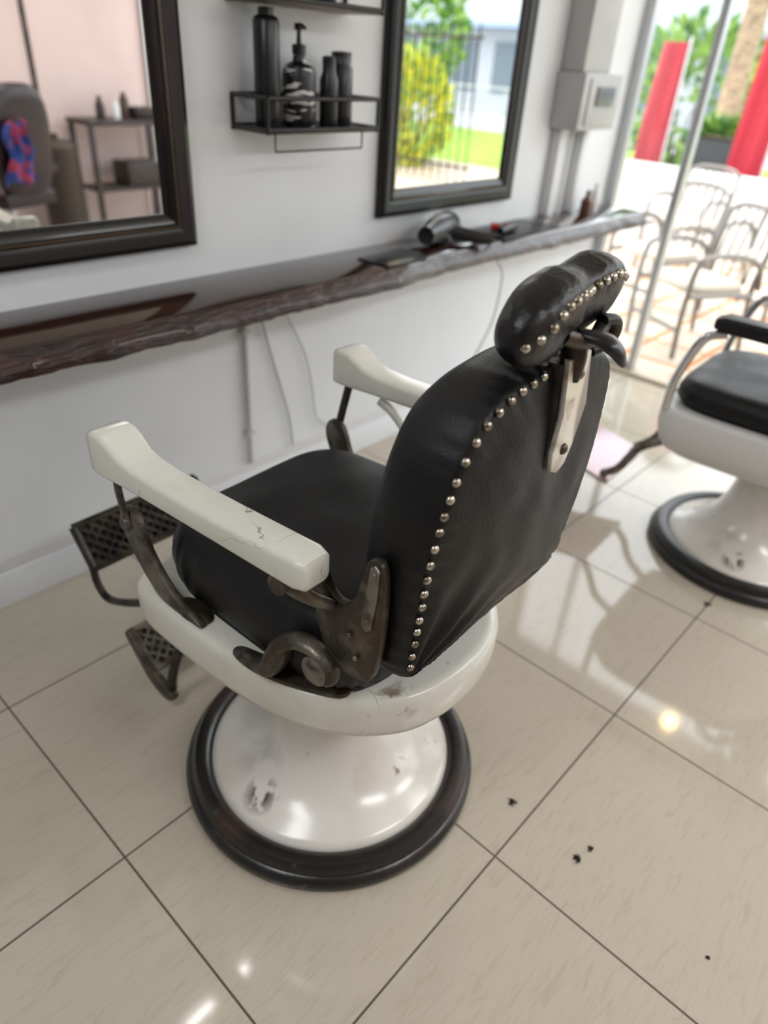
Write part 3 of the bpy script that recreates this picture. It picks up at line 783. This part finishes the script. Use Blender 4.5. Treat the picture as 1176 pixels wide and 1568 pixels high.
leaves('shrub',(15.5,-9.6,2.2),(1.3,1.3,1.5),1400,.32,[m_g1,m_g2,m_g2])
leaves('shrub',(15.5,6.3,1.3),(1.0,1.2,1.2),1000,.3,[m_g1,m_g2,m_g2])
def palm(x,y,h):
    e=empty('palm_tree',(x,y,-.02))
    pr=[]
    for i in range(41):
        z=h*i/40; pr.append((.17-.05*i/40+(.012 if i%2 else 0),z))
    lathe('trunk',[(0,0)]+pr+[(0,h)],M('palm_bark',(.36,.27,.18),.9,c2=(.20,.15,.10),ns=8,stretch=(1,1,4)),e,20)
    bm=bmesh.new()
    for k in range(16):
        a=k*2*math.pi/16+random.uniform(-.15,.15); L_=random.uniform(1.3,1.7); up=random.uniform(.2,.8)
        prev=None
        for i in range(12):
            t=i/11; rr=L_*t; z=h+up*math.sin(t*2.2)*.8-t*t*.6
            cpt=Vector((rr*math.cos(a),rr*math.sin(a),z)); sd=Vector((-math.sin(a),math.cos(a),0))*(.22*math.sin(math.pi*min(1,t*.95+.05)))
            cur=(bm.verts.new(cpt-sd+Vector((0,0,-.08))),bm.verts.new(cpt),bm.verts.new(cpt+sd+Vector((0,0,-.08))))
            if prev:
                bm.faces.new((prev[0],prev[1],cur[1],cur[0])); bm.faces.new((prev[1],prev[2],cur[2],cur[1]))
            prev=cur
    finish(bm,'fronds',[m_g1],e,recalc=False)
palm(11.2,3.95,3.6)
e=empty('garden_fence',(9.2,-6.5,-.02))
bm=bmesh.new()
for k in range(24): add_tube(bm,[(0,k*.16,0.01),(0,k*.16,2.0)],.014,seg=6,smooth=False)
for z in (.25,1.85): add_tube(bm,[(0,-.1,z),(0,3.75,z)],.02,seg=6,smooth=False)
finish(bm,'bars',m_iron,e)
e=empty('street_railing',(18.2,-18,-.01)); bm=bmesh.new()
for k in range(12): add_tube(bm,[(0,k*1.6,0),(0,k*1.6,1.0)],.03,seg=6,smooth=False)
for z in (.5,1.0): add_tube(bm,[(0,0,z),(0,17.6,z)],.03,seg=6,smooth=False)
finish(bm,'rails',m_alum,e)
m_b=M('pale_building',(.46,.48,.50),.8); m_bw=M('building_window',(.12,.16,.19),.15)
e=empty('street_building',(27,0,-.03))
box('facade',(0,-26,0),(3,24,5.5),m_b,e)
for k in range(15): box('shopfront_%d'%k,(-.06,-25.0+k*3.3,.6),(.0,-22.6+k*3.3,2.3),m_bw,e)
box('awning',(-1.2,-26,2.7),(.0,24,2.85),M('awning_blue',(.26,.34,.44),.6),e)

# ------------------------------------------------------------------ light
wd=bpy.data.worlds.new('overcast_sky'); scene.world=wd; wd.use_nodes=True
bg=wd.node_tree.nodes['Background']; bg.inputs['Color'].default_value=(.91,.96,1,1); bg.inputs['Strength'].default_value=3.9
sd_=bpy.data.lights.new('sun','SUN'); sd_.energy=1.5; sd_.angle=R(3); sd_.color=(1,.95,.88)
so_=bpy.data.objects.new('sun',sd_); so_.rotation_euler=Vector((.45,-.25,-1)).to_track_quat('-Z','Y').to_euler(); link(so_)

# ------------------------------------------------------------------ camera
cam=bpy.data.cameras.new('camera'); co=bpy.data.objects.new('camera',cam); link(co)
right=Vector((.6778,-.732,.061)).normalized(); up=Vector((.3673,.4108,.834)); up=(up-right*up.dot(right)).normalized(); back=right.cross(up)
m=Matrix(((right.x,up.x,back.x,0),(right.y,up.y,back.y,0),(right.z,up.z,back.z,1.55),(0,0,0,1)))
co.matrix_world=m
cam.sensor_fit='VERTICAL'; cam.sensor_height=36; cam.sensor_width=27; cam.lens=24.45; cam.clip_start=.02; cam.clip_end=200
cam.dof.use_dof=True; cam.dof.focus_distance=1.14; cam.dof.aperture_fstop=1.9
scene.camera=co
scene.view_settings.view_transform='Standard'
scene.view_settings.exposure=0.06
